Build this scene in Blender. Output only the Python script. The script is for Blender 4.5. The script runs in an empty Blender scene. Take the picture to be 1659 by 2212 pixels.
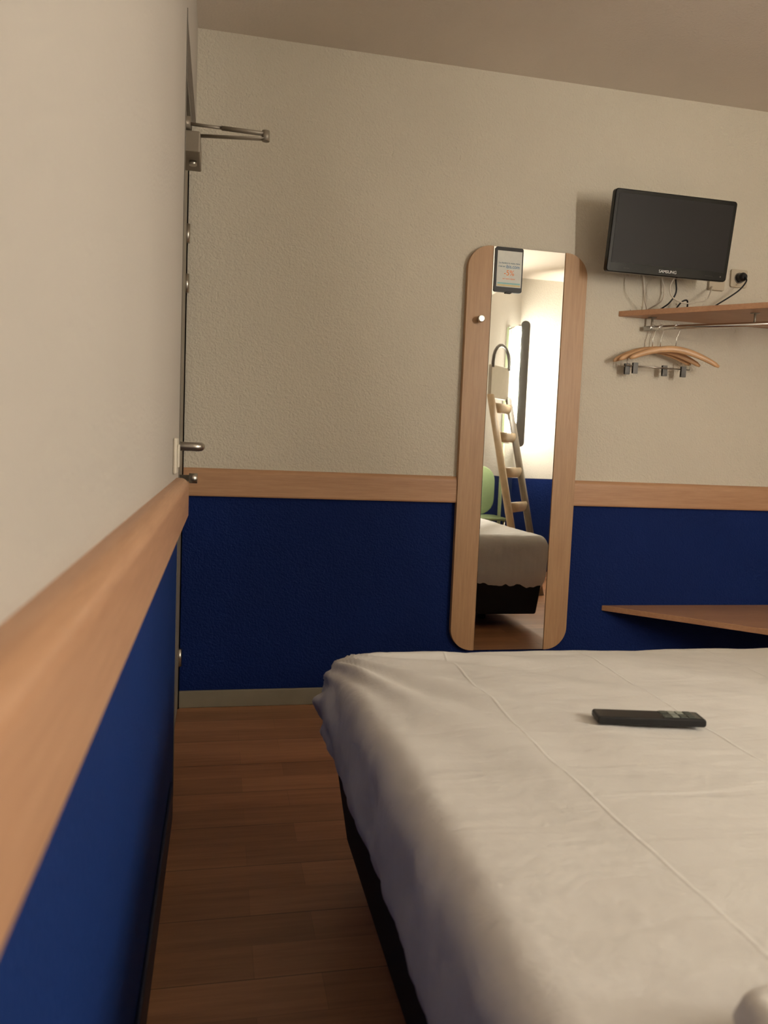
import bpy, bmesh, math, random
from mathutils import Vector, Matrix, Euler, noise
random.seed(4)
scene=bpy.context.scene
COL=scene.collection
FARY=2.904; HC=0.9856; ZC=2.406; LX=-0.107

# ------------------------------------------------------------------ materials
def s2l(c):
    return tuple(((x/255)/12.92 if x/255<=0.04045 else (((x/255)+0.055)/1.055)**2.4) for x in c)
def newmat(name):
    m=bpy.data.materials.new(name); m.use_nodes=True
    nt=m.node_tree; b=nt.nodes['Principled BSDF']
    return m,nt,b
def noise_node(nt,scale,detail=3,rough=.55,vec=None,mapscale=None,coord='Object'):
    tc=nt.nodes.new('ShaderNodeTexCoord'); n=nt.nodes.new('ShaderNodeTexNoise')
    n.inputs['Scale'].default_value=scale; n.inputs['Detail'].default_value=detail; n.inputs['Roughness'].default_value=rough
    if mapscale:
        mp=nt.nodes.new('ShaderNodeMapping'); mp.inputs['Scale'].default_value=mapscale
        nt.links.new(tc.outputs[coord],mp.inputs['Vector']); nt.links.new(mp.outputs['Vector'],n.inputs['Vector'])
    else: nt.links.new(tc.outputs[coord],n.inputs['Vector'])
    return n
def bump(nt,b,src,strength,dist,normal=None):
    bp=nt.nodes.new('ShaderNodeBump'); bp.inputs['Strength'].default_value=strength; bp.inputs['Distance'].default_value=dist
    nt.links.new(src,bp.inputs['Height'])
    if normal: nt.links.new(normal,bp.inputs['Normal'])
    nt.links.new(bp.outputs['Normal'],b.inputs['Normal'])
    return bp.outputs['Normal']
def ramp(nt,src,c0,c1,p0=.3,p1=.7):
    r=nt.nodes.new('ShaderNodeValToRGB'); r.color_ramp.elements[0].position=p0; r.color_ramp.elements[1].position=p1
    r.color_ramp.elements[0].color=(*c0,1); r.color_ramp.elements[1].color=(*c1,1)
    nt.links.new(src,r.inputs['Fac']); return r
def plain(name,col,rough=.5,metal=0,var=.06,nscale=30,bstr=0,bscale=200,bdist=.001,coat=0,emis=None,estr=0,spec=None):
    m,nt,b=newmat(name)
    n=noise_node(nt,nscale)
    r=ramp(nt,n.outputs['Fac'],tuple(c*(1-var) for c in col),tuple(min(1,c*(1+var)) for c in col))
    nt.links.new(r.outputs['Color'],b.inputs['Base Color'])
    b.inputs['Roughness'].default_value=rough; b.inputs['Metallic'].default_value=metal
    b.inputs['Coat Weight'].default_value=coat
    if spec is not None: b.inputs['Specular IOR Level'].default_value=spec
    if bstr:
        n2=noise_node(nt,bscale,4); bump(nt,b,n2.outputs['Fac'],bstr,bdist)
    if emis:
        b.inputs['Emission Color'].default_value=(*emis,1); b.inputs['Emission Strength'].default_value=estr
    return m
CREAM=(.70,.65,.545); BLUE=(.0042,.0175,.108)
def wallmat(name,split,cream=CREAM,blue=BLUE,bs=1.0):
    m,nt,b=newmat(name)
    tc=nt.nodes.new('ShaderNodeTexCoord'); sep=nt.nodes.new('ShaderNodeSeparateXYZ')
    nt.links.new(tc.outputs['Object'],sep.inputs[0])
    gt=nt.nodes.new('ShaderNodeMath'); gt.operation='GREATER_THAN'; gt.inputs[1].default_value=split
    nt.links.new(sep.outputs['Z'],gt.inputs[0])
    n=noise_node(nt,1.3,2)
    r1=ramp(nt,n.outputs['Fac'],tuple(c*.96 for c in cream),tuple(c*1.03 for c in cream))
    r2=ramp(nt,n.outputs['Fac'],tuple(c*.9 for c in blue),tuple(c*1.12 for c in blue))
    mx=nt.nodes.new('ShaderNodeMix'); mx.data_type='RGBA'
    nt.links.new(gt.outputs[0],mx.inputs['Factor']); nt.links.new(r2.outputs['Color'],mx.inputs['A']); nt.links.new(r1.outputs['Color'],mx.inputs['B'])
    nt.links.new(mx.outputs['Result'],b.inputs['Base Color'])
    b.inputs['Roughness'].default_value=.7; b.inputs['Specular IOR Level'].default_value=.14
    n1=noise_node(nt,150,2,.5); n2=noise_node(nt,75,2,.5)
    nn=bump(nt,b,n1.outputs['Fac'],.6*bs,.0042*bs); bump(nt,b,n2.outputs['Fac'],.5*bs,.0040*bs,nn)
    return m
M_WALL=wallmat('painted_plaster_two_tone',.84)
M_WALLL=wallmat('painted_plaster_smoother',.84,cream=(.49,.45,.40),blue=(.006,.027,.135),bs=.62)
M_WALLB=wallmat('painted_plaster_two_tone_low',.785,cream=(.70,.665,.59))
M_CEIL=plain('ceiling_paint',(.73,.655,.57),.85,var=.03,nscale=2,bstr=.6,bscale=110,bdist=.004,spec=.2)
def woodmat(name,ca,cb,axis,rough=.42,scale=9,st=.06):
    m,nt,b=newmat(name)
    ms=[1,1,1]; ms[axis]=st
    n=noise_node(nt,scale,2,.5,mapscale=tuple(ms))
    n2=noise_node(nt,scale*14,4,.7,mapscale=tuple(ms))
    add=nt.nodes.new('ShaderNodeMath'); add.operation='MULTIPLY_ADD'; add.inputs[1].default_value=.6
    nt.links.new(n2.outputs['Fac'],add.inputs[0])
    mu=nt.nodes.new('ShaderNodeMath'); mu.operation='MULTIPLY'; mu.inputs[1].default_value=.4
    nt.links.new(n.outputs['Fac'],mu.inputs[0]); nt.links.new(mu.outputs[0],add.inputs[2])
    r=ramp(nt,add.outputs[0],ca,cb,.34,.66)
    nt.links.new(r.outputs['Color'],b.inputs['Base Color'])
    b.inputs['Roughness'].default_value=rough
    bump(nt,b,add.outputs[0],.12,.0008)
    return m
BA=s2l((177,134,100)); BB=s2l((199,157,121))
M_BX=woodmat('beech_laminate_x',BA,BB,0); M_BY=woodmat('beech_laminate_y',s2l((172,129,97)),s2l((194,151,117)),1); M_BZ=woodmat('beech_laminate_z',s2l((172,134,98)),s2l((194,156,117)),2)
M_BED=woodmat('beech_shelf',s2l((172,127,95)),s2l((192,149,115)),0)
M_HANG=plain('varnished_beech',s2l((206,164,122)),.35,var=.1,nscale=20)
M_LADW=plain('pale_ladder_wood',s2l((205,180,144)),.4,var=.1,nscale=20)
M_METAL=plain('brushed_nickel',(.52,.49,.44),.32,1,var=.05,bstr=.1,bscale=400)
M_CLIP=plain('dark_clip_metal',(.10,.095,.09),.45,.6,var=.1)
M_GREY=plain('grey_painted_metal',s2l((140,130,116)),.45,.3,var=.04)
M_GREYD=plain('grey_door_frame_paint',s2l((112,106,98)),.5,0,var=.04)
M_DOOR=plain('door_leaf_paint',s2l((140,132,118)),.5,0,var=.04)
M_CHROME=plain('polished_chrome',(.70,.69,.67),.2,1,var=.02)
M_BLK=plain('black_plastic',(.008,.008,.009),.38,var=.15,nscale=50,spec=.4)
M_GLOSS=plain('glossy_black_bezel',(.003,.003,.0035),.22,var=.1,spec=.22)
M_SCREEN=plain('matte_lcd_screen',(.018,.0165,.017),.42,var=.03,nscale=3,spec=.18)
M_WHITEP=plain('white_plastic',s2l((214,206,190)),.4,var=.03)
M_CREAMP=plain('cream_socket_plastic',s2l((196,184,162)),.5,var=.03)
M_CABW=plain('white_cable_rubber',s2l((205,195,180)),.5,var=.03)
M_PAPER=plain('leaflet_paper',s2l((226,228,222)),.6,var=.03,nscale=60)
M_TXTW=plain('printed_white',s2l((240,240,240)),.5,var=.02)
M_TXTB=plain('printed_blue',s2l((15,120,170)),.5,var=.02)
M_TXTO=plain('printed_orange',s2l((240,135,55)),.5,var=.02)
M_TXTK=plain('printed_dark',s2l((30,100,130)),.5,var=.02)
M_GREEN=plain('green_plastic',s2l((118,132,94)),.4,var=.05)
M_GREENP=plain('pale_green_board',s2l((160,172,136)),.6,var=.04)
M_SHADE=plain('dark_grey_lamp_shade',s2l((120,120,118)),.5,0,var=.04)
M_BASE=plain('black_bed_fabric',(.006,.006,.007),.9,var=.2,nscale=80,bstr=.4,bscale=500)
M_BBG=plain('grey_baseboard_paint',s2l((138,131,114)),.5,var=.08,nscale=9)
M_BBB=plain('navy_baseboard_paint',(.004,.009,.04),.5,var=.1)
M_MIR,nt,b=newmat('mirror_silver'); b.inputs['Metallic'].default_value=1; b.inputs['Roughness'].default_value=.012
n=noise_node(nt,3); r=ramp(nt,n.outputs['Fac'],(.90,.92,.89),(.93,.94,.92)); nt.links.new(r.outputs['Color'],b.inputs['Base Color'])
M_DIFF=plain('lit_diffuser',(.9,.9,.85),.5,var=.01,emis=(1,.925,.81),estr=170)

def floormat():
    m,nt,b=newmat('laminate_floor')
    tc=nt.nodes.new('ShaderNodeTexCoord')
    def brick(w,h,mort,c1,c2,off):
        mp=nt.nodes.new('ShaderNodeMapping'); mp.inputs['Location'].default_value=off
        nt.links.new(tc.outputs['Object'],mp.inputs['Vector'])
        br=nt.nodes.new('ShaderNodeTexBrick'); nt.links.new(mp.outputs['Vector'],br.inputs['Vector'])
        br.inputs['Scale'].default_value=1; br.inputs['Brick Width'].default_value=w; br.inputs['Row Height'].default_value=h
        br.inputs['Mortar Size'].default_value=mort; br.inputs['Mortar Smooth'].default_value=.3
        br.inputs['Color1'].default_value=(*c1,1); br.inputs['Color2'].default_value=(*c2,1); br.inputs['Mortar'].default_value=(0,0,0,1)
        br.offset=.37; return br
    strips=brick(.34,.0983,.0008,(.84,.84,.84),(1.14,1.14,1.14),(.13,.0,0))
    strips.inputs['Mortar'].default_value=(.76,.76,.76,1)
    boards=brick(1.2,.1965,.0012,(1,1,1),(1,1,1),(.3,0,0)); boards.inputs['Mortar'].default_value=(.33,.33,.33,1)
    n=noise_node(nt,7,3,.6,mapscale=(.12,1,1)); n2=noise_node(nt,60,4,.7,mapscale=(.06,1,1))
    add=nt.nodes.new('ShaderNodeMath'); add.operation='ADD'; nt.links.new(n.outputs['Fac'],add.inputs[0]); nt.links.new(n2.outputs['Fac'],add.inputs[1])
    hv=nt.nodes.new('ShaderNodeMath'); hv.operation='MULTIPLY'; hv.inputs[1].default_value=.5; nt.links.new(add.outputs[0],hv.inputs[0])
    r=ramp(nt,hv.outputs[0],s2l((148,103,72)),s2l((186,136,99)),.35,.65)
    def mul(a,c):
        x=nt.nodes.new('ShaderNodeMix'); x.data_type='RGBA'; x.blend_type='MULTIPLY'; x.inputs['Factor'].default_value=1
        nt.links.new(a,x.inputs['A']); nt.links.new(c,x.inputs['B']); return x.outputs['Result']
    c=mul(mul(r.outputs['Color'],strips.outputs['Color']),boards.outputs['Color'])
    nt.links.new(c,b.inputs['Base Color']); b.inputs['Roughness'].default_value=.42
    bump(nt,b,boards.outputs['Color'],.3,.001)
    return m
M_FLOOR=floormat()

def sheetmat(name,creases=True):
    m,nt,b=newmat(name)
    n=noise_node(nt,2.5,2); r=ramp(nt,n.outputs['Fac'],(.675,.655,.62),(.71,.69,.655)); nt.links.new(r.outputs['Color'],b.inputs['Base Color'])
    b.inputs['Roughness'].default_value=.7; b.inputs['Sheen Weight'].default_value=.1; b.inputs['Specular IOR Level'].default_value=.25
    nn=None
    n1=noise_node(nt,7,5,.62,mapscale=(1,1.1,1)); nn=bump(nt,b,n1.outputs['Fac'],.45,.013)
    tc0=nt.nodes.new('ShaderNodeTexCoord'); mp0=nt.nodes.new('ShaderNodeMapping'); mp0.inputs['Rotation'].default_value=(0,0,.55); mp0.inputs['Scale'].default_value=(2.0,13,6)
    nt.links.new(tc0.outputs['Object'],mp0.inputs['Vector']); nd=nt.nodes.new('ShaderNodeTexNoise'); nd.inputs['Scale'].default_value=1.6; nd.inputs['Detail'].default_value=3; nd.inputs['Distortion'].default_value=.6
    nt.links.new(mp0.outputs['Vector'],nd.inputs['Vector']); nn=bump(nt,b,nd.outputs['Fac'],.48,.008,nn)
    n3=noise_node(nt,900,2,.5); nn=bump(nt,b,n3.outputs['Fac'],.12,.0006,nn)
    if creases:
        tc=nt.nodes.new('ShaderNodeTexCoord'); sep=nt.nodes.new('ShaderNodeSeparateXYZ'); nt.links.new(tc.outputs['Object'],sep.inputs[0])
        nz=noise_node(nt,3,2)
        wob=nt.nodes.new('ShaderNodeMath'); wob.operation='MULTIPLY_ADD'; wob.inputs[1].default_value=.03; nt.links.new(nz.outputs['Fac'],wob.inputs[0]); nt.links.new(sep.outputs['X'],wob.inputs[2])
        sub=nt.nodes.new('ShaderNodeMath'); sub.operation='SUBTRACT'; sub.inputs[1].default_value=.515-.165; nt.links.new(wob.outputs[0],sub.inputs[0])
        md=nt.nodes.new('ShaderNodeMath'); md.operation='PINGPONG'; md.inputs[1].default_value=.165; nt.links.new(sub.outputs[0],md.inputs[0])
        d=nt.nodes.new('ShaderNodeMapRange'); d.inputs['From Min'].default_value=.165-.0045; d.inputs['From Max'].default_value=.165; d.inputs['To Min'].default_value=0; d.inputs['To Max'].default_value=1
        d.interpolation_type='SMOOTHSTEP'; nt.links.new(md.outputs[0],d.inputs['Value'])
        nf=noise_node(nt,4.5,2); fr=nt.nodes.new('ShaderNodeMapRange'); fr.inputs['From Min'].default_value=.30; fr.inputs['From Max'].default_value=.50; fr.inputs['To Min'].default_value=.25
        nt.links.new(nf.outputs['Fac'],fr.inputs['Value'])
        mm=nt.nodes.new('ShaderNodeMath'); mm.operation='MULTIPLY'; nt.links.new(d.outputs['Result'],mm.inputs[0]); nt.links.new(fr.outputs['Result'],mm.inputs[1])
        nn=bump(nt,b,mm.outputs[0],.45,.0021,nn)
    return m
M_SHEET=sheetmat('white_cotton_sheet'); M_PILLOW=sheetmat('white_cotton_pillowcase',False)

# ------------------------------------------------------------------ geometry helpers
def mkobj(name,verts,faces,mat,smooth=False,bevel=0,seg=2,label=None):
    me=bpy.data.meshes.new(name); bm=bmesh.new()
    vs=[bm.verts.new(v) for v in verts]
    for f in faces:
        try: bm.faces.new([vs[i] for i in f])
        except ValueError: pass
    bmesh.ops.recalc_face_normals(bm,faces=bm.faces)
    if bevel>0:
        eds=[e for e in bm.edges if len(e.link_faces)==2 and e.calc_face_angle(0)>math.radians(35)]
        bmesh.ops.bevel(bm,geom=eds,offset=bevel,segments=seg,affect='EDGES',profile=.5,clamp_overlap=True)
    bm.to_mesh(me); bm.free()
    if smooth:
        for p in me.polygons: p.use_smooth=True
    me.materials.append(mat)
    o=bpy.data.objects.new(name,me); COL.objects.link(o)
    if label: o['label']=label
    return o
def box(name,x0,x1,y0,y1,z0,z1,mat,bevel=0,seg=2,**k):
    v=[(x,y,z) for x in(x0,x1) for y in(y0,y1) for z in(z0,z1)]
    f=[(0,1,3,2),(4,6,7,5),(0,4,5,1),(2,3,7,6),(0,2,6,4),(1,5,7,3)]
    return mkobj(name,v,f,mat,bevel=bevel,seg=seg,**k)
def boxes(name,lst,mat,bevel=0):
    v=[];f=[]
    for (x0,x1,y0,y1,z0,z1) in lst:
        n=len(v); v+=[(x,y,z) for x in(x0,x1) for y in(y0,y1) for z in(z0,z1)]
        f+=[tuple(i+n for i in q) for q in [(0,1,3,2),(4,6,7,5),(0,4,5,1),(2,3,7,6),(0,2,6,4),(1,5,7,3)]]
    return mkobj(name,v,f,mat,bevel=bevel)
def prism(name,poly,ext,mat,bevel=0,seg=2,smooth=False,**k):
    n=len(poly); e=Vector(ext); v=[Vector(p) for p in poly]+[Vector(p)+e for p in poly]
    f=[tuple(range(n)),tuple(range(2*n-1,n-1,-1))]+[(i,(i+1)%n,n+(i+1)%n,n+i) for i in range(n)]
    return mkobj(name,v,f,mat,bevel=bevel,seg=seg,smooth=smooth,**k)
def sweep_data(pts,ra,rb=None,seg=12,upv=(0,0,1)):
    pts=[Vector(p) for p in pts]; n=len(pts)
    ra=ra if isinstance(ra,(list,tuple)) else [ra]*n
    rb=ra if rb is None else (rb if isinstance(rb,(list,tuple)) else [rb]*n)
    v=[];f=[];prev=None
    for i,p in enumerate(pts):
        t=(pts[min(i+1,n-1)]-pts[max(i-1,0)]).normalized()
        if prev is None:
            u=Vector(upv)
            if abs(u.dot(t))>.95: u=Vector((1,0,0)) if abs(t.x)<.9 else Vector((0,1,0))
        else: u=prev
        a=t.cross(u).normalized(); u=a.cross(t).normalized(); prev=u
        for k in range(seg):
            w=2*math.pi*k/seg; v.append(p+a*math.cos(w)*ra[i]+u*math.sin(w)*rb[i])
    for i in range(n-1):
        for k in range(seg):
            f.append((i*seg+k,i*seg+(k+1)%seg,(i+1)*seg+(k+1)%seg,(i+1)*seg+k))
    f.append(tuple(range(seg-1,-1,-1))); f.append(tuple((n-1)*seg+k for k in range(seg)))
    return v,f
def tube(name,pts,ra,mat,rb=None,seg=12,upv=(0,0,1),smooth=True,**k):
    v,f=sweep_data(pts,ra,rb,seg,upv); o=mkobj(name,v,f,mat,**k)
    if smooth:
        for p in o.data.polygons: p.use_smooth=len(p.vertices)==4
    return o
def multi(name,parts,mat,smooth=True,**k):
    V=[];F=[]
    for v,f in parts:
        n=len(V); V+=list(v); F+=[tuple(i+n for i in q) for q in f]
    o=mkobj(name,V,F,mat,**k)
    if smooth:
        for p in o.data.polygons: p.use_smooth=len(p.vertices)==4
    return o
def boxdata(x0,x1,y0,y1,z0,z1):
    return [(x,y,z) for x in(x0,x1) for y in(y0,y1) for z in(z0,z1)],[(0,1,3,2),(4,6,7,5),(0,4,5,1),(2,3,7,6),(0,2,6,4),(1,5,7,3)]
def smoothpath(pts,n=8):
    P=[Vector(p) for p in pts]; P=[P[0]*2-P[1]]+P+[P[-1]*2-P[-2]]; out=[]
    for i in range(1,len(P)-2):
        for k in range(n):
            t=k/n; a,b,c,d=P[i-1],P[i],P[i+1],P[i+2]
            out.append(.5*((2*b)+(c-a)*t+(2*a-5*b+4*c-d)*t*t+(3*b-a-3*c+d)*t**3))
    out.append(P[-2]); return out
def root(name,loc,label,category,rot=(0,0,0),group=None):
    e=bpy.data.objects.new(name,None); e.empty_display_size=.05; e.location=loc; e.rotation_euler=rot
    COL.objects.link(e); e['label']=label; e['category']=category
    if group: e['group']=group
    return e
def attach(ch,rt,world=True):
    ch.parent=rt
    if world:
        ch.matrix_parent_inverse=(Matrix.Translation(rt.location)@rt.rotation_euler.to_matrix().to_4x4()).inverted()
    return ch
def top(o,label,category,group=None):
    o['label']=label; o['category']=category
    if group: o['group']=group
    return o
def struct(o,label=None):
    o['kind']='structure'
    if label: o['label']=label
    return o
def text(name,body,size,loc,rot,mat,sx=1,ext=.0003,align='CENTER'):
    cu=bpy.data.curves.new(name,'FONT'); cu.body=body; cu.size=size; cu.align_x=align; cu.align_y='CENTER'; cu.extrude=ext
    t=bpy.data.objects.new(name+'_tmp',cu); COL.objects.link(t)
    bpy.context.view_layer.update()
    me=bpy.data.meshes.new_from_object(t); bpy.data.objects.remove(t)
    M=Matrix.Translation(loc)@Euler(rot).to_matrix().to_4x4()@Matrix.Diagonal((sx,1,1,1))
    me.transform(M); me.materials.clear(); me.materials.append(mat); me.name=name
    o=bpy.data.objects.new(name,me); COL.objects.link(o); return o
FRONT=(math.pi/2,0,0)

# ------------------------------------------------------------------ room shell
RX=3.30; BY=-1.80; PX=2.375; PY=-.34
DY0,DY1,DZ=2.20,2.885,2.045
DX=-.130
struct(box('floor',LX-.15,RX+.1,BY-.1,FARY+.1,-.1,0,M_FLOOR),'reddish brown laminate strip floor')
struct(box('ceiling',LX-.15,RX+.1,BY-.1,FARY+.1,ZC,ZC+.1,M_CEIL),'taupe textured ceiling')
struct(box('wall_far',LX-.15,RX+.1,FARY,FARY+.1,0,ZC,M_WALL),'cream textured wall above a dark blue lower half')
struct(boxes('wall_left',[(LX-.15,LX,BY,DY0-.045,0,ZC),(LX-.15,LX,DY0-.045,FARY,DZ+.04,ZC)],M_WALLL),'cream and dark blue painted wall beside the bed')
struct(box('wall_right',RX,RX+.1,BY,FARY,0,ZC,M_WALL),'cream and blue painted wall')
struct(box('wall_back',LX,PX,BY-.1,BY,0,ZC,M_WALLB),'cream and blue painted wall')
struct(box('wall_partition',PX,RX,BY,PY,0,ZC,M_WALLB),'projecting cream and blue wall corner')
def railprof(th,z0=.787,z1=.8885,n=8):
    pts=[(0,z0),(th*.86,z0),(th,z0+.005)]
    r=min(.022,th*.9)
    for i in range(n+1):
        a=i/n*math.pi/2; pts.append((th-r+r*math.cos(a), z1-.022+.022*math.sin(a)))
    pts.append((0,z1)); return pts
rl=[(LX+a,BY,z) for a,z in railprof(.031)]
struct(prism('trim_1',rl,(0,2.075-BY,0),M_BY),'rounded beech chair rail')
rf=[(-.155,FARY-a,z) for a,z in railprof(.018)]
struct(prism('trim_2',rf,(.899+.155,0,0),M_BX),'flat beech chair rail')
rf=[(1.3865,FARY-a,z) for a,z in railprof(.018)]
struct(prism('trim_3',rf,(RX-1.3865,0,0),M_BX),'flat beech chair rail')
struct(box('baseboard_far',-.155,RX,FARY-.012,FARY,0,.064,M_BBG,bevel=.003),'grey painted baseboard')
struct(box('baseboard_left',LX,LX+.008,BY,2.03,0,.10,M_BBB,bevel=.003),'navy painted baseboard')
struct(box('baseboard_right',RX-.012,RX,PY,FARY-.012,0,.064,M_BBG,bevel=.003),'grey painted baseboard')
struct(box('trim_4',PX-.012,PX,-.62,-.56,.05,2.05,M_GREENP,bevel=.003),'pale green upright board')
struct(boxes('trim_5',[(LX-.14,LX+.002,DY0-.045,DY0-.03,0,DZ+.04),(LX-.14,LX-.022,DY0-.03,DY0,0,DZ+.04),(LX-.14,DX+.004,DY1,FARY-.019,0,DZ+.04),(LX-.14,LX-.012,DY0,DY1,DZ,DZ+.04)],M_GREYD,bevel=.0015),'grey painted metal door frame')
door=struct(box('door_1',DX-.04,DX,DY0+.003,DY1-.003,.008,DZ-.003,M_DOOR,bevel=.002),'grey-beige entrance door with metal closer')
def dpart(o): attach(o,door,False); return o
for z in (1.702,1.532,.198):
    dpart(tube('hinge',[(DX+.003,2.868,z-.032),(DX+.003,2.868,z+.032)],.0095,M_METAL,label='brushed metal hinge'))
HY=2.25
dpart(box('escutcheon',DX,DX+.021,HY-.024,HY+.02,.865,1.118,M_GREYD,bevel=.002,label='narrow dark metal lock plate'))
hp=smoothpath([(DX,HY,.9685),(DX+.04,HY,.9685),(DX+.067,HY+.003,.9685),(DX+.075,HY+.022,.9685),(DX+.075,HY+.11,.9685)],6)
dpart(tube('door_handle',hp,.0125,M_METAL,label='brushed metal lever handle'))
kp=[(DX,HY,.880),(DX+.047,HY,.880),(DX+.048,HY,.880),(DX+.070,HY,.880)]
dpart(tube('lock_knob',kp,[.009,.009,.014,.014],M_METAL,label='metal thumb turn'))
cb=box('closer_body',DX,DX+.056,2.35,2.52,1.80,1.858,M_GREY,bevel=.004,label='grey metal door closer housing'); dpart(cb)
dpart(tube('closer_valve',[(DX+.034,2.43,1.80),(DX+.034,2.43,1.788)],.011,M_METAL,label='round metal pivot cap'))
elb=Vector((.108,2.33,1.864))
a0=Vector((DX+.025,2.36,1.878)); a1=Vector((DX+.036,2.40,1.862))
mid=a0.lerp(elb,.42)
arm=multi('closer_arm',[sweep_data([a0,mid],.0045,seg=10),sweep_data([mid,elb],.009,.006,seg=10),
    sweep_data([a1,elb+Vector((0,0,-.014))],.011,.0035,seg=8),
    sweep_data([elb+Vector((0,0,-.02)),elb+Vector((0,0,.008))],.011,seg=14),
    boxdata(DX,DX+.028,2.345,2.375,1.865,1.893)],M_GREY,label='folding metal closer arm'); dpart(arm)

sw=root('light_switch',(LX,1.93,.95),'white rounded light switch on the cream wall','light switch')
attach(box('plate',LX,LX+.009,1.888,1.972,.905,.99,M_WHITEP,bevel=.004,seg=3),sw)
attach(box('rocker',LX+.009,LX+.013,1.905,1.955,.92,.975,M_WHITEP,bevel=.002),sw)

# ------------------------------------------------------------------ wall mirror
wm=root('wall_mirror',(1.143,FARY,.205),'tall rounded beech-framed mirror fixed to the wall','mirror')
def cornerpanel(xin,xout,z0,z1,r,y):
    s=1 if xout>xin else -1; pts=[(xin,y,z0)]
    for i in range(13):
        a=-math.pi/2+i/12*math.pi/2; pts.append((xout-s*r+s*r*math.cos(a),y,z0+r+r*math.sin(a)))
    for i in range(13):
        a=i/12*math.pi/2; pts.append((xout-s*r+s*r*math.cos(a),y,z1-r+r*math.sin(a)))
    pts.append((xin,y,z1)); return pts
MZ0,MZ1=.205,1.766
for xi,xo in ((.997,.8995),(1.291,1.386)):
    attach(prism('side_panel',cornerpanel(xi,xo,MZ0,MZ1,.088,2.879),(0,FARY-2.879,0),M_BZ,bevel=.0012,label='beech side strip with rounded outer corners'),wm)
attach(box('backing_board',.997,1.291,2.887,FARY,MZ0,MZ1,M_BLK),wm)
attach(box('mirror_glass',.9985,1.2895,2.881,2.8868,MZ0+.001,MZ1-.001,M_MIR,bevel=.0008,label='plain silvered glass'),wm)
attach(tube('knob',[(.952,2.879,1.487),(.952,2.862,1.487),(.952,2.861,1.487),(.952,2.846,1.487),(.952,2.845,1.487)],[.008,.008,.013,.013,.011],M_METAL,seg=24,label='small round brushed metal coat knob'),wm)
lh=root('leaflet_holder',(1.060,2.881,1.595),'small black holder with a white leaflet on the mirror','leaflet holder')
hx0,hx1,hz0,hz1=1.004,1.116,1.597,1.764
def rrect(x0,x1,z0,z1,r,y,n=5):
    P=[]
    for cx,cz,a0 in ((x1-r,z0+r,-90),(x1-r,z1-r,0),(x0+r,z1-r,90),(x0+r,z0+r,180)):
        for i in range(n+1):
            a=math.radians(a0+90*i/n); P.append((cx+r*math.cos(a),y,cz+r*math.sin(a)))
    return P
attach(prism('holder_frame',rrect(hx0,hx1,hz0,hz1,.008,2.875),(0,.006,0),M_BLK),lh)
attach(box('holder_foot',1.05,1.075,2.873,2.880,1.593,1.600,M_BLK,bevel=.002),lh)
attach(box('leaflet',hx0+.008,hx1-.005,2.8738,2.8748,hz0+.019,hz1-.014,M_PAPER,label='white printed leaflet'),lh)
cx=(hx0+hx1)/2+.001
def lt(nm,bd,sz,z,m,sx=1,dx=0): attach(text(nm,bd,sz,(cx+dx,2.8736,z),FRONT,m,sx),lh)
lt('leaflet_text','La chambre la moins chère',.0088,1.705,M_TXTK,.88)
lt('leaflet_text',"c'est sur",.0095,1.692,M_TXTK,.85,-.030)
lt('leaflet_text','ibis.com',.019,1.692,M_TXTB,.88,.014)
lt('leaflet_text','-5%',.028,1.668,M_TXTO,1)
lt('leaflet_text','sur votre séjour',.0085,1.647,M_TXTO,.9)
attach(box('leaflet_band',hx0+.012,hx1-.009,2.8734,2.8737,1.619,1.625,plain('leaflet_band_yellow',s2l((220,205,150)),.5)),lh)
attach(box('leaflet_band',hx0+.012,hx1-.009,2.8734,2.8737,1.6265,1.632,plain('leaflet_band_aqua',s2l((150,205,205)),.5)),lh)

# ------------------------------------------------------------------ television
tv=root('television',(1.643,2.74,1.677),'black flat screen television tilted down on a wall bracket','television',rot=(.137,0,0))
W,Hh=.502,.293
attach(prism('bezel',rrect(-W/2,W/2,0,Hh,.012,0),(0,.026,0),M_GLOSS,bevel=.003,label='glossy black bezel'),tv,False)
attach(box('screen',-W/2+.015,W/2-.015,-.0012,.001,.034,Hh-.016,M_SCREEN,label='dark switched-off screen'),tv,False)
bk=[(-W/2+.02,.026,.02),(W/2-.02,.026,.02),(W/2-.02,.026,Hh-.02),(-W/2+.02,.026,Hh-.02),(-.15,.062,.05),(.15,.062,.05),(.15,.062,Hh-.06),(-.15,.062,Hh-.06)]
attach(mkobj('back_housing',bk,[(0,1,2,3),(4,5,6,7),(0,1,5,4),(1,2,6,5),(2,3,7,6),(3,0,4,7)],M_BLK,bevel=.004),tv,False)
attach(text('brand_text','SAMSUNG',.0150,(0,-.0008,.017),FRONT,M_TXTW,1.08),tv,False)
attach(text('button_marks','o  o  o  o  o  o',.005,(.175,-.0006,.017),FRONT,M_GREYD),tv,False)
attach(text('button_marks','- -  - - -',.007,(-.17,-.0006,.017),FRONT,M_GREYD),tv,False)
attach(prism('power_light',rrect(.222,.227,.015,.020,.002,-.0008),(0,.001,0),M_GREYD),tv,False)
brk=multi('wall_bracket',[boxdata(1.585,1.70,FARY-.012,FARY-.001,1.77,1.88),boxdata(1.625,1.66,2.80,FARY-.01,1.81,1.845),boxdata(1.60,1.685,2.778,2.80,1.79,1.865)],M_BLK,smooth=False,label='black metal wall bracket')
attach(brk,tv)

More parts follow.
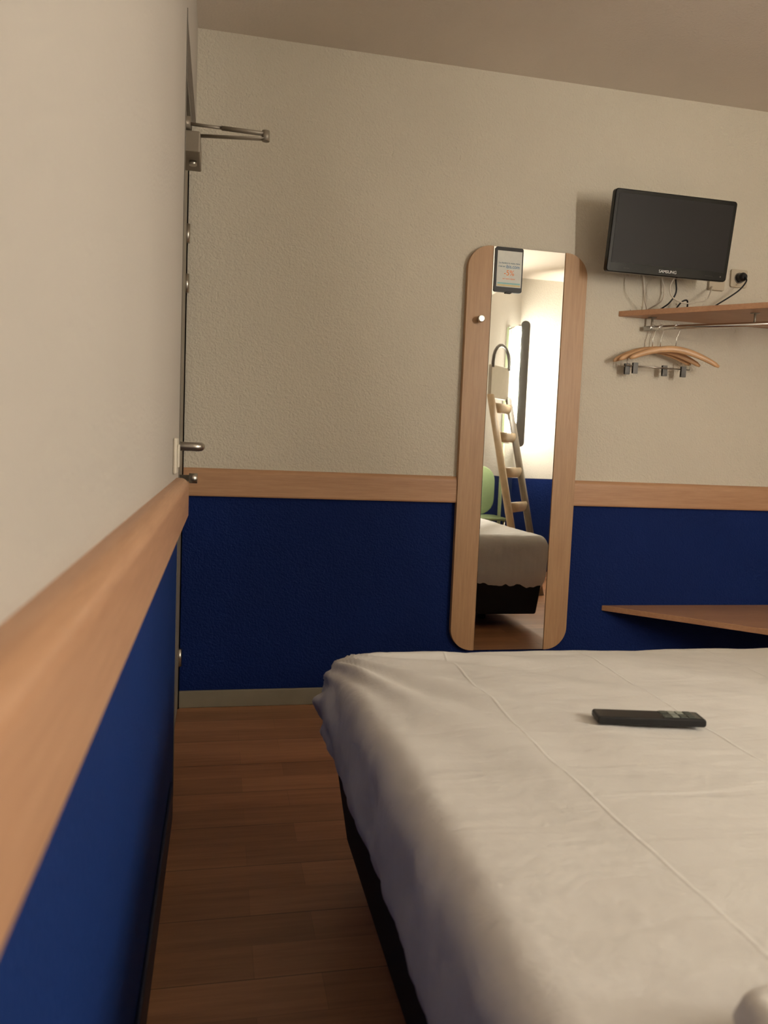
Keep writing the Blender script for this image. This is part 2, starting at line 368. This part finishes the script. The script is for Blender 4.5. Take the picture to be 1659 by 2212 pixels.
po=root('power_outlet',(2.058,FARY,1.735),'cream double wall socket with a black plug','power outlet')
attach(prism('plate',rrect(2.025,2.10,1.70,1.772,.008,FARY-.010),(0,.010,0),M_CREAMP,bevel=.002),po)
attach(prism('socket_ring',[(2.062+.022*math.cos(a*math.pi/12),FARY-.012,1.737+.022*math.sin(a*math.pi/12)) for a in range(24)],(0,.002,0),M_GREYD),po)
st=root('cable_box',(1.965,FARY,1.705),'cream antenna outlet box on the wall','wall box')
attach(prism('plate',rrect(1.925,1.995,1.680,1.745,.004,FARY-.014),(0,.014,0),M_CREAMP,bevel=.002),st)
pc=root('power_cable',(2.062,2.87,1.737),'black power cable with round plug running down to the shelf','cable')
attach(tube('plug',[(2.062,FARY-.0125,1.737),(2.062,2.868,1.737),(2.062,2.858,1.737)],[.018,.018,.011],M_BLK,seg=20),pc)
attach(tube('cord',smoothpath([(2.062,2.860,1.735),(2.060,2.845,1.715),(2.03,2.85,1.675),(1.96,2.86,1.625),(1.90,2.855,1.590),(1.85,2.84,1.574),(1.82,2.83,1.574)]),.0030,M_BLK,seg=8),pc)
wc=[[(1.58,2.80,1.69),(1.585,2.80,1.64),(1.61,2.83,1.60),(1.635,2.86,1.572),(1.61,2.88,1.571),(1.58,2.885,1.571)],
    [(1.655,2.80,1.69),(1.665,2.79,1.645),(1.665,2.80,1.60),(1.65,2.85,1.58),(1.645,2.885,1.572)],
    [(1.70,2.775,1.69),(1.68,2.775,1.65),(1.69,2.77,1.61),(1.74,2.765,1.59),(1.80,2.77,1.60),(1.86,2.80,1.62),(1.935,2.885,1.69)]]
for w in wc:
    top(tube('signal_cable',smoothpath(w),.0026,M_CABW,seg=8),'thin white cable hanging from the television to the shelf','cable','white television cables')
bc=[[(1.73,2.82,1.69),(1.735,2.82,1.64),(1.715,2.83,1.60),(1.69,2.85,1.575),(1.72,2.875,1.574)],[(1.755,2.86,1.573),(1.775,2.84,1.61),(1.80,2.84,1.615),(1.805,2.86,1.575),(1.76,2.87,1.573)]]
for w in bc:
    top(tube('looped_cable',smoothpath(w),.0032,M_BLK,seg=8),'short black cable looping above the shelf','cable','black looped cables')

# ------------------------------------------------------------------ shelf + rod
def cornerboard(name,tip,run,zt,th,mat,label):
    fy=FARY-.001
    P=[(tip,fy,zt-th),(tip+run,FARY-run,zt-th),(tip+run+.10,FARY-run-.045,zt-th),(RX-.001,FARY-run-.06,zt-th),(RX-.001,fy,zt-th)]
    return prism(name,P,(0,0,th),mat,bevel=.0015,label=label)
sh=root('wall_shelf',(2.2,FARY,1.547),'angled beech shelf with a chrome clothes rail below','shelf')
attach(cornerboard('shelf_board',1.540,.50,1.567,.021,M_BED,'beech laminate board with slanted front'),sh)
r0=Vector((1.645,2.885,1.504)); r1=Vector((1.985,2.590,1.504)); rd=(r1-r0).normalized()
attach(tube('clothes_rail',[r0,r0+rd*.62],.009,M_CHROME,seg=16,label='chrome clothes rail'),sh)
for t in (.03,.40,.60):
    p=r0+rd*t
    attach(multi('rail_bracket',[sweep_data([p+Vector((0,0,-.002)),p+Vector((0,0,.0418))],.0045,seg=8),boxdata(p.x-.014,p.x+.014,p.y-.009,p.y+.009,1.5435,1.5458)],M_GREY,label='small metal rail bracket'),sh)
lb=root('luggage_bench',(2.2,FARY,0),'low angled beech laminate bench board fixed to the wall','bench')
attach(cornerboard('bench_board',1.548,.62,.380,.022,M_BED,'reddish beech board with slanted front edge'),lb)
attach(box('leg',2.55,2.58,2.40,2.43,0,.358,M_GREY,bevel=.002),lb)
attach(box('leg',3.22,3.25,2.40,2.43,0,.358,M_GREY,bevel=.002),lb)

# ------------------------------------------------------------------ hangers
def hanger(p,ang,tilt,half,clips):
    lab='light wooden clothes hanger with metal clips on the chrome rail' if clips else 'plain curved wooden clothes hanger on the chrome rail'
    h=root('clothes_hanger',p,lab,'hanger',rot=(0,tilt,ang),group='wooden hangers on the clothes rail')
    top_=-.086
    n=24; pts=[];ra=[];rb=[]
    for i in range(n+1):
        s=-1+2*i/n; z=top_-.052*abs(s)**1.8; pts.append((s*half,-.008*s*s,z))
        k=1-.35*abs(s)**2
        e=1 if abs(s)<.99 else .6
        ra.append(.006*e); rb.append(.0130*k*e)
    attach(tube('shoulder_bar',pts,ra,M_HANG,rb=rb,seg=12,label='curved varnished beech arms'),h,False)
    R=.0135; hk=[]
    for i in range(15):
        a=math.radians(200-250*i/14); hk.append((R*math.cos(a),0,R*math.sin(a)-.002))
    hk+= [(.006,0,-.028),(0,0,-.04),(0,0,-.088)]
    attach(tube('hook',hk,.0017,M_CHROME,seg=8,label='bent wire hook'),h,False)
    if clips:
        zb=top_-.070
        cl=[sweep_data([(-half*.78,0,zb),(half*.78,0,zb)],.0022,seg=8),sweep_data([(-half*.78,0,zb),(-half*.78,0,top_-.040)],.002,seg=8),sweep_data([(half*.78,0,zb),(half*.78,0,top_-.040)],.002,seg=8)]
        attach(multi('clip_bar',cl,M_METAL,label='thin metal bar'),h,False)
        for s in clips:
            x=half*s
            c=[boxdata(x-.010,x+.010,-.006,-.003,zb-.026,zb+.012),boxdata(x-.010,x+.010,.003,.006,zb-.026,zb+.012),sweep_data([(x-.011,0,zb),(x+.011,0,zb)],.005,seg=10),boxdata(x-.010,x+.010,-.006,.006,zb-.030,zb-.024)]
            attach(multi('clip',c,M_CLIP,smooth=False,label='dark metal skirt clip'),h,False)
    return h
for t,ang,tl,hf,cp in ((.036,-.01,-.01,.168,(-.62,.35)),(.068,-.02,.015,.174,(-.58,.62)),(.128,-.12,.045,.182,None)):
    p=r0+rd*t; hanger(p,ang,tl,hf,cp)

# ------------------------------------------------------------------ bed
bed=root('bed',(1.02,.75,0),'double bed with white sheet on a black base','bed')
def rbox_sheet(name,x0,x1,y0,y1,z0,z1,r,step,mat,dispf):
    nx=int((x1-x0)/step); ny=int((y1-y0)/step); nz=max(6,int((z1-z0)/step))
    idx={};V=[];F=[]
    def vid(i,j,k):
        key=(i,j,k)
        if key not in idx:
            p=Vector((x0+(x1-x0)*i/nx,y0+(y1-y0)*j/ny,z0+(z1-z0)*k/nz))
            q=Vector((min(max(p.x,x0+r),x1-r),min(max(p.y,y0+r),y1-r),min(max(p.z,z0+r),z1-r)))
            d=p-q; nrm=d.normalized(); idx[key]=len(V)
            V.append(dispf(q+nrm*r,nrm))
        return idx[key]
    for i in range(nx):
        for j in range(ny):
            F.append((vid(i,j,nz),vid(i+1,j,nz),vid(i+1,j+1,nz),vid(i,j+1,nz))); F.append((vid(i,j,0),vid(i,j+1,0),vid(i+1,j+1,0),vid(i+1,j,0)))
    for i in range(nx):
        for k in range(nz):
            F.append((vid(i,0,k),vid(i+1,0,k),vid(i+1,0,k+1),vid(i,0,k+1))); F.append((vid(i,ny,k),vid(i,ny,k+1),vid(i+1,ny,k+1),vid(i+1,ny,k)))
    for j in range(ny):
        for k in range(nz):
            F.append((vid(0,j,k),vid(0,j,k+1),vid(0,j+1,k+1),vid(0,j+1,k))); F.append((vid(nx,j,k),vid(nx,j+1,k),vid(nx,j+1,k+1),vid(nx,j,k+1)))
    o=mkobj(name,V,F,mat)
    for p in o.data.polygons: p.use_smooth=True
    return o
N=noise.noise
CF=Vector((.24,1.70,0))
def bdisp(p,n):
    side=1-max(0,n.z)
    c,s=math.cos(-.6),math.sin(-.6)
    a=p.x*c+p.y*s; b=-p.x*s+p.y*c
    d=.0034*N(Vector((a*2.2,b*11,p.z*4)))+.0024*N(Vector((a*5,b*24,p.z*9+3)))+.004*N(p*2.3)
    v=Vector((p.x-CF.x,p.y-CF.y)); rr=v.length; th=math.atan2(v.y,v.x)
    w=math.exp(-(rr/.6)**2)*min(1,rr/.1)
    d+=.0068*w*math.sin(th*19+3*N(p*5))*max(.2,n.z)
    d+=side*(.005*N(Vector((p.x*7,p.y*7,p.z*12)))+.004*N(Vector((p.x*16+p.z*9,p.y*16+p.z*9,p.z*3)))+.0035*N(Vector((p.x*42,p.y*42,p.z*5))))
    cc=math.exp(-(rr/.16)**2)
    d+=cc*side*(.034*math.exp(-((p.z-.405)/.045)**2)+.009*math.sin(p.z*95+th*5+4*N(p*9))+.012*N(p*30))
    q=p+n*d
    if p.z<.38:
        q.z+= .008*N(Vector((p.x*7,p.y*7,0))) - .10*min(1,(p.x-.25)/1.4)*min(1,(.38-p.z)/.07)
    return q
attach(rbox_sheet('mattress',.242,1.83,-.20,1.715,.305,.531,.060,.0085,M_SHEET,bdisp),bed)
bed.children[0]['label']='mattress wrapped in a creased white cotton sheet'
bb=[(.305,-.17,.085),(1.77,-.17,.085),(1.77,1.69,.085),(.305,1.69,.085),(.262,-.18,.345),(1.80,-.18,.345),(1.80,1.705,.345),(.262,1.705,.345)]
attach(mkobj('bed_base',bb,[(0,3,2,1),(4,5,6,7),(0,1,5,4),(1,2,6,5),(2,3,7,6),(3,0,4,7)],M_BASE,bevel=.012,seg=3,label='black fabric slatted base'),bed)
for x,y in ((.40,-.1),(.40,1.45),(1.55,-.1),(1.55,1.40)):
    attach(tube('leg',[(x,y,0),(x,y,.09)],[.022,.028],M_BLK,seg=16,label='short black foot'),bed)
def pdisp(p,n):
    rid=abs(N(Vector((p.x*10+p.y*14,p.y*8-p.x*6,p.z*6))))
    return p+n*(.024*rid+.006*N(p*18)+.006*N(p*42)-.012)
pl=rbox_sheet('pillow',.372,.90,.02,.492,.548,.606,.026,.0045,M_PILLOW,pdisp)
for v in pl.data.vertices: v.co.z=max(v.co.z,.5395)
top(pl,'crumpled white cotton pillow lying on the bed','pillow')
rm=root('remote_control',(.733,1.185,.534),'slim black remote control lying on the white sheet','remote control',rot=(0,0,-.19))
attach(prism('casing',rrect(-.093,.093,0,.014,.005,-.021),(0,.042,0),M_BLK,bevel=.003,seg=3,label='black plastic casing'),rm,False)
attach(box('button_panel',.020,.085,-.017,.017,.0138,.0148,plain('dark_button_panel',(.04,.044,.04),.2),bevel=.0004),rm,False)
M_BTG=plain('dark_grey_button',s2l((66,74,68)),.4); M_BTW=plain('pale_grey_button',s2l((140,146,136)),.4)
for i,(bx,by) in enumerate([(.028,-.009),(.028,.009),(.042,-.009),(.042,.009),(.056,-.009),(.056,.009),(.070,-.009),(.070,.009)]):
    attach(box('button',bx-.0058,bx+.0058,by-.007,by+.007,.0145,.0158,M_BTW if i in(2,3,5) else M_BTG,bevel=.0005),rm,False)

# ------------------------------------------------------------------ things seen in the mirror
lad=root('bunk_ladder',(2.10,.82,0),'leaning bunk bed ladder with pale wooden rungs and grey rail','ladder')
RB,RT=Vector((2.225,.70,0)),Vector((2.115,.16,1.40)); off=Vector((-.22,.22,0))
attach(tube('side_rail',[RB,RT],.030,M_GREY,rb=.014,seg=12,label='grey metal side rail'),lad)
attach(tube('side_rail',[RB+off,RT+off],.030,M_LADW,rb=.016,seg=12,label='pale wooden side rail'),lad)
for z in (.12,.36,.61,.85,1.10,1.31):
    k=z/1.40; p=RB.lerp(RT,k)
    attach(tube('rung',[p,p+off],.012,M_LADW,rb=.036,seg=12,label='flat pale wooden rung'),lad)
attach(prism('guard_panel',[tuple(RT+off*1.0+Vector((0,0,-.02))),tuple(RT+Vector((0,0,-.02))),tuple(RT+Vector((0,0,.22))),tuple(RT+off+Vector((0,0,.22)))],(-.02,-.02,0),M_WHITEP,bevel=.008,label='white guard panel'),lad)
ar=[RT+off*.95+Vector((0,0,.20))]+[RT+off*(.5+.45*math.cos(math.pi*i/10))+Vector((0,0,.24+.13*math.sin(math.pi*i/10))) for i in range(0,11)]+[RT+off*.05+Vector((0,0,.20))]
attach(tube('grab_hoop',ar,.012,M_GREYD,seg=10,label='dark arched grab handle'),lad)

ch=root('chair',(2.14,-.48,0),'green plastic chair with metal legs by the alcove','chair')
attach(prism('seat',[(p[0],p[2],.43) for p in rrect(1.95,2.34,-.66,-.28,.06,0)],(0,0,.02),M_GREEN,bevel=.006,label='green moulded seat'),ch)
attach(prism('backrest',rrect(1.955,2.335,.45,.87,.13,-.66),(0,.018,0),M_GREEN,bevel=.006,label='rounded green backrest'),ch)
for x in(1.98,2.31):
    for y in(-.63,-.31):
        attach(tube('leg',[(x,y,0),(x,y,.432)],.010,M_CHROME,seg=12,label='chrome leg'),ch)

lamp=root('wall_lamp',(PX,-.25,1.5),'tall wall lamp with glowing tube and rounded dark shade','lamp')
LXm,LYm=2.292,-.175
attach(tube('glowing_tube',[(LXm,LYm,1.09),(LXm,LYm,1.97)],.038,M_DIFF,seg=24,label='glowing white tube'),lamp)
attach(prism('shade',rrect(LXm+.004,LXm+.080,1.04,2.03,.036,LYm+.048,8),(0,.012,0),M_SHADE,bevel=.003,label='rounded dark grey shade panel'),lamp)
for z in (1.066,1.985):
    attach(box('mounting_arm',LXm-.015,LXm+.062,LYm-.164,LYm+.050,z,z+.012,M_GREY,bevel=.002,label='flat grey mounting arm'),lamp)

w=bpy.data.worlds.new('world'); scene.world=w; w.use_nodes=True
w.node_tree.nodes['Background'].inputs[0].default_value=(.8,.7,.6,1); w.node_tree.nodes['Background'].inputs[1].default_value=.1

# ------------------------------------------------------------------ camera
yaw,pitch,roll=.21002,.08152,.04061
fwd=Vector((math.sin(yaw)*math.cos(pitch),math.cos(yaw)*math.cos(pitch),-math.sin(pitch)))
right=Vector((math.cos(yaw),-math.sin(yaw),0)); up=right.cross(fwd)
r2=right*math.cos(roll)+up*math.sin(roll); u2=-right*math.sin(roll)+up*math.cos(roll)
R=Matrix((r2,u2,-fwd)).transposed()
cam=bpy.data.cameras.new('camera'); co=bpy.data.objects.new('camera',cam); COL.objects.link(co)
co.matrix_world=Matrix.Translation((0,0,HC))@R.to_4x4()
cam.sensor_fit='VERTICAL'; cam.sensor_height=36; cam.lens=1683.745/2212*36; cam.clip_start=.01
cam.dof.use_dof=True; cam.dof.focus_distance=2.9; cam.dof.aperture_fstop=cam.lens/4.6
scene.camera=co
scene.view_settings.view_transform='Standard'; scene.view_settings.look='None'; scene.view_settings.exposure=0
